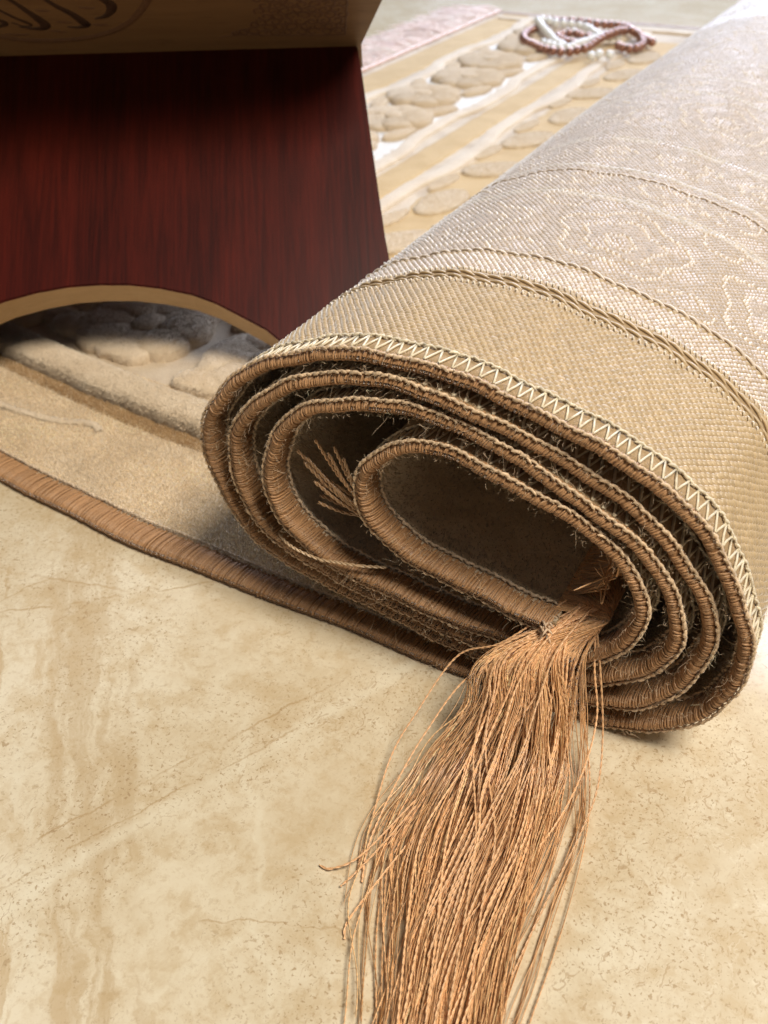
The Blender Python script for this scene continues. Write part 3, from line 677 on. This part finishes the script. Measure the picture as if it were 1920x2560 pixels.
def strands(n, mpts, spread=0.42):
    out = []; info = []
    for i in range(n):
        u = float(np.clip(rng.normal(0.02, spread), -1.0, 0.95)); w = float(rng.uniform(0, 1) ** 0.8) * (1 - 0.55 * abs(u))
        k_end = 7
        if u < -0.35 and rng.random() < 0.65: k_end = int(rng.choice([4, 5]))
        elif rng.random() < 0.35: k_end = 6
        ci = int((u + 1) * 9 + rng.normal(0, .35)); wave = rng.normal(0, 0.0007, (7, 2)) + CLUMP[ci % len(CLUMP)]; u = u * 0.75 + 0.25 * (ci / 9 - 1 + 0.055)
        S_ = resample(strand(u, w, float(rng.uniform(-0.002, 0.055)), k_end, wave, float(rng.normal(0, 1))), mpts)
        q = np.linspace(0, 1, mpts); am = 0.0011 * rng.random() * np.clip(q * 3 - .6, 0, 1); fq = rng.uniform(14, 46); ph = rng.uniform(0, 6.3)
        S_[:, 0] += am * np.sin(q * fq + ph); S_[:, 2] += am * (0.6 + 0.6 * np.sin(q * fq * .8 + ph * 2))
        out.append(S_); info.append(w)
    return np.array(out), np.array(info)
cop = np.array([0.83, 0.49, 0.235])
NT1 = 240
P1, w1 = strands(NT1, 170, 0.43)
c1 = cop * (1 + rng.normal(0, 0.12, (NT1, 1))) + np.array([0.14, 0.11, 0.075]) * rng.normal(0.1, .8, (NT1, 1))
tw = twist(P1, rng.normal(0.00015, 0.00003, NT1), 0.00018, rng.normal(0.0042, 0.0006, NT1), rng.uniform(0, 6.3, NT1), 2, 3, np.clip(c1, .02, 1))
P2, w2_ = strands(470, 54, 0.44)
c2 = cop * (1 + rng.normal(0, 0.16, (470, 1))) + np.array([0.12, 0.10, 0.07]) * rng.normal(0, .7, (470, 1))
fn = tubes(P2, 0.00016, 3, np.clip(c2, .02, 1))
V, F, C = join([tw, fn])
link('tassel', fast_mesh('tassel', V, F, M['tassel'], C), rug, 'stuff')

# loose threads leaving the tassel
LOOSE = [
    [(.036, .002, .047), (.022, -.013, .0355), (.0085, -.0165, .026), (.0025, -.0330, .013), (.0005, -.0470, .005), (.0060, -.0700, .0025), (.0095, -.0840, .0012)],
    [(.040, .001, .047), (.028, -.013, .035), (.0150, -.024, .026), (.0090, -.0400, .014), (.0070, -.056, .006), (.0085, -.075, .0022), (.0125, -.0865, .0012)],
    [(.046, .000, .046), (.052, -.008, .032), (.0575, -.0150, .0130), (.0615, -.0300, .0070), (.0618, -.0471, .0042), (.0605, -.0700, .0026), (.0600, -.0900, .0014), (.0605, -.102, .001)],
    [(.046, .001, .046), (.050, -.008, .033), (.0545, -.0140, .0190), (.0560, -.028, .0100), (.0545, -.046, .0050), (.0500, -.0700, .0060)],
    [(.041, .000, .048), (.034, -.014, .0395), (.0310, -.024, .029), (.0325, -.039, .0190), (.0335, -.052, .0145), (.0380, -.065, .0110), (.0410, -.082, .0085), (.0440, -.105, .007)],
    [(.044, .000, .048), (.039, -.013, .0395), (.0385, -.024, .0285), (.0390, -.038, .0185), (.0375, -.056, .0130), (.0370, -.075, .0095), (.040, -.1, .008)],
    [(.016, -.06, .006), (.0130, -.0740, .0042), (.0100, -.0850, .0025), (.0078, -.0905, .0012)],
    [(.020, -.068, .005), (.0170, -.0850, .0035), (.0150, -.0985, .0015), (.0165, -.1030, .0008)],
    [(.015, -.058, .006), (.0090, -.0800, .0035), (.0030, -.0870, .0016), (-.0010, -.0875, .0009)],
]
for q in range(16):          # more stray threads, wandering over the tassel
    u0, u1 = random.uniform(-.9, .7), random.uniform(-.8, .7); k = random.choice([5, 6, 7]); pts = [(.040 + .006 * random.random(), .002, .0475)]
    for m_ in range(k):
        u = u0 + (u1 - u0) * m_ / 6; S_ = ST_C + (ST_L - ST_C) * (-u) if u < 0 else ST_C + (ST_R - ST_C) * u
        pts.append(tuple(S_[m_] + np.array([random.gauss(0, .0012), random.gauss(0, .001), .0018 + .001 * random.random()])))
    LOOSE.append(pts)
for i, pts in enumerate(LOOSE):
    P = resample(pts, 260)[None]
    V, F, C = twist(P, np.array([0.00017]), 0.00020, np.array([0.0042 + 0.0003 * (i % 3)]), np.array([i * 1.0]), 2, 5, np.clip(cop[None] * random.uniform(.85, 1.15) + 0.03, 0, 1))
    link('loose_thread', fast_mesh('loose_thread', V, F, M['tassel'], C), rug)

n = 60
e = at(np.full(n, S_END - 0.001) - rng.uniform(0, .004, n), rng.uniform(-TH / 2, TH / 2 + .001, n), rng.uniform(-0.0035, 0.004, n))
dd = rng.normal(0, 1, (n, 3)) * 0.0013 + np.array([0.0012, -0.0006, -0.0008])
P = e[:, None] + dd[:, None] * np.linspace(0, 1, 5)[None, :, None] + np.array([0, 0, 0.0006]) * np.sin(np.linspace(0, 3.1, 5))[None, :, None]
V, F, C = tubes(P, 0.00042, 4, np.clip(np.array([0.66, 0.48, 0.32]) * (1 + rng.normal(0, .12, (n, 1))), 0, 1))
link('end_stitching', fast_mesh('end_stitching', V, F, M['bind'], C), rug, 'stuff')

# fringe further inside the roll, lying against the inner turn
n = 420; yr = rng.uniform(0.006, 0.16, n); k = rng.uniform(0, 1, n)
ctrl = np.zeros((n, 5, 3))
ctrl[:, 0] = np.c_[np.full(n, .0345), yr, .0450 + 0.0008 * rng.normal(0, 1, n)]
ctrl[:, 1] = np.c_[.040 + .002 * k, yr - .002 * k, .0480 + .003 * k]
ctrl[:, 2] = np.c_[.0445 + .003 * k, yr - .003, .053 + .005 * k]
lf = rng.uniform(.35, 1, n)
ctrl[:, 3] = np.c_[.0455 + .004 * k + rng.normal(0, .0012, n), yr - .002 + rng.normal(0, .004, n), .0545 + .011 * k * lf]
ctrl[:, 4] = np.c_[.0440 + .006 * k + rng.normal(0, .0022, n), yr + rng.normal(0, .009, n), .057 + .020 * k * lf]
P = np.array([resample(c_, 22) for c_ in ctrl])
V, F, C = tubes(P, 0.00036, 3, np.clip(cop * .9 * (1 + rng.normal(0, .15, (n, 1))), .02, 1))
link('inner_fringe', fast_mesh('inner_fringe', V, F, M['tassel'], C), rug, 'stuff')
# cut ends poking out between the turns on the left
ENDS = [(-.0595, .0737), (-.0564, .0705), (-.060, .0670), (-.0544, .0606), (-.0535, .0558), (-.0528, .0546), (-.0524, .0799), (-.058, .069), (-.0555, .0725), (-.0475, .0765), (-.0500, .0625), (-.0510, .0585), (-.0495, .0660), (-.0455, .0790), (-.0420, .0760), (-.053, .0640)]
for i, (ex, ez) in enumerate(ENDS):
    yb = 0.004 + 0.006 * random.random()
    pts = [(-.006 + .004 * random.random(), yb + .004, .0405), (-.0185, yb, .0440 + .001 * random.random()), (-.0300, yb - .001, .0500 + .002 * random.random()), ((ex - .0330) / 2 - .001, yb - .003, (ez + .0525) / 2 - .0015), (ex, yb - .005, ez)]
    V, F, C = twist(resample(pts, 90)[None], np.array([.00034]), 0.00038, np.array([.0046]), np.array([i * .9]), 2, 4, np.clip(np.array([[0.58, 0.36, 0.19]]) * random.uniform(.8, 1.2), 0, 1))
    link('loose_thread', fast_mesh('loose_thread', V, F, M['tassel'], C), rug)
pts = [(-.0685, -.003, .0385), (-.060, -.0075, .0385), (-.049, -.008, .0375), (-.0412, -.0075, .0385), (-.033, -.0065, .0395), (-.0240, -.0040, .0405)]
V, F, C = twist(resample(pts, 130)[None], np.array([.00030]), 0.00034, np.array([.0044]), np.array([.3]), 2, 4, np.array([[0.66, 0.47, 0.28]]))
link('loose_thread', fast_mesh('loose_thread', V, F, M['tassel'], C), rug)

# ------------------------------------------------------------------ folding book stand (two crossed boards)
TH1 = math.radians(31.67); E1 = Vector((math.cos(TH1), math.sin(TH1), 0)); E2 = Vector((math.sin(TH1), -math.cos(TH1), 0)); EZ = Vector((0, 0, 1))
HG = E1 * -0.0204 + E2 * -0.32772 + EZ * 0.136          # right end of the hinge line
H0 = E2 * -0.32772 + EZ * 0.136
PHI = math.radians(37.91)
stand = empty('book_stand', tuple(E1 * -0.155 + E2 * -0.30 + EZ * ZT), 'folding wooden book stand with mahogany leg and burnt calligraphy, standing on the rug', 'book stand')
def board_mesh(name, outline, thick, mats, front_sign):
    """outline in the board plane (a along E1, b along board); local z = out of the board"""
    bm = bmesh.new(); vs = [bm.verts.new((a, b, 0)) for a, b in outline]
    f = bm.faces.new(vs); bm.normal_update()
    if f.normal.z < 0: f.normal_flip()
    r = bmesh.ops.extrude_face_region(bm, geom=[f])
    for v in (g for g in r['geom'] if isinstance(g, bmesh.types.BMVert)): v.co.z -= thick
    bmesh.ops.recalc_face_normals(bm, faces=bm.faces)
    for fc in bm.faces:
        fc.material_index = 0 if abs(fc.normal.z) > 0.9 else 1
    ed = [e for e in bm.edges if len(e.link_faces) == 2 and e.calc_face_angle(0) > 0.8]
    bmesh.ops.bevel(bm, geom=ed, offset=0.0007, segments=2, affect='EDGES')
    me = bpy.data.meshes.new(name); bm.to_mesh(me); bm.free()
    for m in mats: me.materials.append(m)
    return me
def place(o, ax, ay, origin):
    az = ax.cross(ay)
    o.parent = stand
    o.matrix_world = Matrix(((ax.x, ay.x, az.x, origin.x), (ax.y, ay.y, az.y, origin.y), (ax.z, ay.z, az.z, origin.z), (0, 0, 0, 1)))
U_dn = E2 * math.cos(PHI) - EZ * math.sin(PHI)          # down the front leg, towards the viewer
V_up = E2 * math.cos(PHI) + EZ * math.sin(PHI)          # up the front rest, towards the viewer
UF = (0.136 - ZT) / math.sin(PHI)
CX = -0.155
arch = [(-0.0440, UF), (-0.0480, 0.196), (-0.0560, 0.180), (-0.0723, 0.1645), (-0.085, 0.1565), (-0.097, 0.1492), (-0.1087, 0.1440), (-0.1246, 0.1398), (-0.1400, 0.1373), (-0.155, 0.1367)]
right = [(-0.0203, -0.0005), (-0.0185, 0.0166), (-0.0150, 0.065), (-0.0110, 0.115), (-0.0050, 0.165), (-0.0030, UF)]
mir = lambda l: [(2 * CX - a, b) for a, b in reversed(l)]
# local frame for boards: x = E1, y = up the board so that z = E1 x y points to the viewer
leg = [(a, -b) for a, b in right + arch + mir(arch)[1:] + mir(right)]
up1 = -U_dn
o = link('front_leg', board_mesh('front_leg', leg, 0.018, [M['red'], M['edge']], 1)); place(o, E1, up1, H0)
# its far half: the rest that leans away behind
rest_b = [(-0.035, 0.0006), (-0.275, 0.0006), (-0.285, 0.13), (-0.255, 0.150), (-0.155, 0.158), (-0.055, 0.150), (-0.025, 0.13)]
o = link('rear_rest', board_mesh('rear_rest', rest_b, 0.018, [M['red'], M['edge']], 1)); place(o, E1, up1, H0)
# front rest with the calligraphy
rest_f = [(-0.0172, -0.0260), (-0.0182, 0.0), (-0.0078, 0.0444), (0.000, 0.085), (-0.010, 0.118), (-0.05, 0.135), (-0.155, 0.142), (-0.26, 0.135), (-0.30, 0.118), (-0.310, 0.085), (-0.302, 0.0444), (-0.2918, 0.0), (-0.2928, -0.0260)]
ob = link('front_rest', board_mesh('front_rest', rest_f, 0.016, [M['oak'], M['edge']], 1)); place(ob, E1, V_up, H0)
rl = [(-0.030, -0.0262), (-0.025, -UF * .6), (-0.03, -UF + .026), (-0.075, -UF + .026), (-0.085, -0.165), (-0.11, -0.148), (-0.155, -0.1400), (-0.20, -0.148), (-0.225, -0.165), (-0.235, -UF + .026), (-0.28, -UF + .026), (-0.285, -UF * .6), (-0.28, -0.0262)]
o = link('rear_leg', board_mesh('rear_leg', rl, 0.016, [M['oak'], M['edge']], 1)); place(o, E1, V_up, H0)
# burnt drawing on the front rest
bpy.context.view_layer.update()
Mb = ob.matrix_world.copy()
def ribbon(name, pts, widths, mat, h=0.00022, parent=ob, m=None):
    m = m or max(8, len(pts) * 6)
    P = resample(np.c_[np.array(pts, float), np.zeros(len(pts))], m)
    W = np.interp(np.linspace(0, 1, m), np.linspace(0, 1, len(widths)), widths)
    T_ = np.gradient(P, axis=0)[:, :2]; T_ /= np.maximum(np.linalg.norm(T_, axis=1)[:, None], 1e-9); Nn = np.c_[-T_[:, 1], T_[:, 0]]
    a = P[:, :2] + Nn * W[:, None] / 2; b = P[:, :2] - Nn * W[:, None] / 2
    V = np.vstack([np.c_[a, np.full(m, h)], np.c_[b, np.full(m, h)], np.c_[a + Nn * .0002, np.full(m, -.0001)], np.c_[b - Nn * .0002, np.full(m, -.0001)]])
    i = np.arange(m - 1)
    F = np.vstack([np.c_[i, i + m, i + m + 1, i + 1], np.c_[i + 2 * m, i, i + 1, i + 1 + 2 * m], np.c_[i + m, i + 3 * m, i + 1 + 3 * m, i + 1 + m]])
    o = link(name, fast_mesh(name, V, F, mat)); o.parent = parent
    return o
STROKES = [
    ([(-.1935, .066), (-.1852, .0509), (-.1815, .0424), (-.1784, .0348), (-.1772, .0297), (-.1799, .0267), (-.1856, .0270), (-.1908, .0289)], [.002, .0022, .003, .0045, .0052, .0035, .0018, .0006]),
    ([(-.1775, .066), (-.1693, .0521), (-.1658, .0458), (-.1611, .0393), (-.1577, .0316), (-.1568, .0287), (-.1614, .0267), (-.1669, .0276)], [.002, .0022, .0028, .0036, .0050, .0036, .0018, .0006]),
    ([(-.1470, .064), (-.1417, .0508), (-.1400, .0466), (-.1413, .0415), (-.1455, .0364), (-.1511, .0345)], [.003, .0048, .0052, .0042, .0026, .0008]),
    ([(-.2010, .052), (-.1943, .0441), (-.1899, .0376), (-.1859, .0330), (-.1840, .0301), (-.1870, .0290), (-.1930, .0330)], [.001, .0014, .0016, .0018, .0012, .0009, .0006]),
    ([(-.2000, .0375), (-.1967, .0340), (-.1967, .0314), (-.2010, .0290)], [.001, .003, .003, .001]),
]
for pts, w in STROKES: ribbon('calligraphy_stroke', pts, w, M['burn'])
for a, b in (((-.1776, .0439), (-.1707, .0427)), ((-.1559, .0453), (-.1485, .0441)), ((-.171, .0329), (-.1633, .0319)), ((-.1771, .0248), (-.1685, .0225)), ((-.1537, .0292), (-.1459, .0281)), ((-.2, .0225), (-.188, .0210))):
    mid = ((a[0] + b[0]) / 2, (a[1] + b[1]) / 2 - .0004)
    ribbon('calligraphy_mark', [a, mid, b], [.0004, .0018, .0004], M['burn2'])
ring = [(-.1175, .062), (-.1214, .0498), (-.127, .0397), (-.1352, .0293), (-.1466, .0209), (-.1598, .0158), (-.1771, .0137), (-.1932, .0153), (-.2035, .0193), (-.216, .027)]
ribbon('medallion_ring', ring, [.0026, .0022], M['burn2'])
ribbon('medallion_ring', [(a + (-.168 - a) * .045, b + (.06 - b) * .045) for a, b in ring], [.0007, .0007], M['burn2'])
# corner ornament: scrolls filling a panel
def curl(cx, cy, r, a0, turns, sg):
    t = np.linspace(0, 1, 9); return [(cx + r * (1 - .75 * q) * math.cos(a0 + sg * q * turns * 6.28), cy + r * (1 - .75 * q) * math.sin(a0 + sg * q * turns * 6.28)) for q in t]
for i in range(7):
    for j in range(9):
        x = -.0690 + i * .0064 + (j % 2) * .0025; y = .0165 + j * .0052
        if x > -.0275: continue
        ribbon('ornament_scroll', curl(x, y, random.uniform(.0030, .0040), random.uniform(0, 6.28), random.uniform(.9, 1.3), random.choice([-1, 1])), [.0009, .0011, .0005], M['burn2'], m=26)
ribbon('ornament_frame', [(-.0252, .065), (-.0255, .0452), (-.0262, .030), (-.0268, .0125)], [.0008, .0008], M['burn2'])
ribbon('ornament_frame', [(-.0268, .0125), (-.045, .0128), (-.0703, .0143), (-.082, .0150), (-.0933, .0130)], [.0010, .0010, .0008, .0004], M['burn2'])
for (x, y, r_) in ((-.0735, .0185, .0042), (-.0790, .0175, .0032), (-.0725, .0245, .003), (-.0835, .0165, .0022)):
    ribbon('ornament_scroll', curl(x, y, r_, 1.0, 1.2, 1), [.0009, .0011, .0005], M['burn2'], m=26)

# ------------------------------------------------------------------ prayer beads
def bead_mesh(name, r, mat):
    bm = bmesh.new(); bmesh.ops.create_uvsphere(bm, u_segments=14, v_segments=8, radius=r)
    for v in bm.verts:
        if abs(v.co.z) > r * .97: v.co.z *= .86
    me = bpy.data.meshes.new(name); bm.to_mesh(me); bm.free(); me.materials.append(mat)
    for p in me.polygons: p.use_smooth = True
    return me
def string_of_beads(parent, me, r, path, z0, zf=None):
    P = resample(np.c_[np.array(path), np.zeros(len(path))], 600)
    d = np.r_[0, np.cumsum(np.linalg.norm(np.diff(P, axis=0), axis=1))]
    n = int(d[-1] / (2 * r * 1.02)); t = np.linspace(0, d[-1], n + 1)
    Q = np.c_[np.interp(t, d, P[:, 0]), np.interp(t, d, P[:, 1])]
    base = ZT + 0.0030
    pts = []
    for k, (x, y) in enumerate(Q):
        z = base + r + (zf(k / n) if zf else z0) + random.uniform(0, .0006); pts.append((x, y, z))
        b = link('bead', me); b.parent = parent; b.location = Vector((x, y, z)) - parent.location
        b.rotation_euler = (random.uniform(0, 3), random.uniform(0, 3), random.uniform(0, 3))
    V, F, C = tubes(np.array(pts)[None], 0.0006, 4)
    V = V - np.array(parent.location)
    s_ = link('cord', fast_mesh('cord', V, F, M['zig'])); s_.parent = parent
BR = [(-0.2096, 0.9645), (-0.2241, 0.9819), (-0.238, 1.0003), (-0.2542, 1.0251), (-0.2685, 1.0386), (-0.2793, 1.0405), (-0.2851, 1.0312), (-0.2909, 1.0253), (-0.2986, 1.0219), (-0.3175, 1.0169), (-0.3376, 1.0147), (-0.3466, 1.0176), (-0.3545, 1.0175), (-0.3579, 0.999), (-0.358, 0.9725), (-0.3591, 0.959), (-0.3527, 0.9304), (-0.3422, 0.9108), (-0.3298, 0.8986), (-0.3168, 0.8872), (-0.3039, 0.8789), (-0.2921, 0.8759), (-0.2832, 0.8744), (-0.2762, 0.8776), (-0.2708, 0.8855), (-0.2654, 0.8935), (-0.2623, 0.9118), (-0.2602, 0.93), (-0.2571, 0.9461), (-0.253, 0.9629), (-0.2490, 0.980), (-0.2420, 0.9880), (-0.2300, 0.9800), (-0.2200, 0.9600), (-0.214, 0.9400), (-0.2195, 0.9199), (-0.2273, 0.9192), (-0.2374, 0.9288)]
BR2 = [(-0.2841, 0.9611), (-0.2924, 0.9636), (-0.3047, 0.9737), (-0.3123, 0.9703), (-0.3157, 0.9625), (-0.3181, 0.9521), (-0.3152, 0.9441), (-0.305, 0.9335), (-0.295, 0.9261), (-0.2889, 0.9229)]
W1 = [(-0.3192, 0.9093), (-0.3092, 0.9021), (-0.2982, 0.8956), (-0.2899, 0.8935), (-0.285, 0.8997), (-0.2821, 0.9172), (-0.2803, 0.9327), (-0.2776, 0.9458), (-0.2747, 0.9623), (-0.269, 0.9709), (-0.2631, 0.9829), (-0.256, 0.9850), (-0.2529, 0.9758), (-0.2614, 0.9700), (-0.277, 0.9766), (-0.288, 0.9907), (-0.2993, 1.0051), (-0.3099, 1.0110), (-0.3187, 1.0080), (-0.3265, 1.0055), (-0.3323, 1.0003), (-0.3412, 0.9964), (-0.3523, 1.0015), (-0.3600, 0.9935), (-0.3426, 0.9664), (-0.3278, 0.9477), (-0.3115, 0.9246), (-0.2996, 0.9122), (-0.295, 0.9060)]
W3 = [(-0.2487, 0.8685), (-0.2451, 0.8782), (-0.2399, 0.8832), (-0.2324, 0.8813)]
bb = empty('prayer_beads', (-0.29, 0.95, ZT), 'string of glossy copper brown prayer beads looped on the rug near its far edge', 'prayer beads')
mb = bead_mesh('bead', 0.0049, M['copper_pearl'])
string_of_beads(bb, mb, 0.0049, BR, 0.0, lambda q: 0.0005 + 0.0055 * math.exp(-((q - .26) / .05) ** 2) + 0.007 * math.exp(-((q - .78) / .09) ** 2))
string_of_beads(bb, mb, 0.0049, BR2, 0.0005)
wb = empty('prayer_beads', (-0.30, 0.96, ZT), 'string of pearly white prayer beads tangled with the copper brown string', 'prayer beads')
mw = bead_mesh('bead', 0.0048, M['white_pearl'])
string_of_beads(wb, mw, 0.0048, W1, 0.0, lambda q: 0.0005 + 0.007 * math.exp(-((q - .72) / .14) ** 2))
string_of_beads(wb, mw, 0.0048, W3, 0.0005)
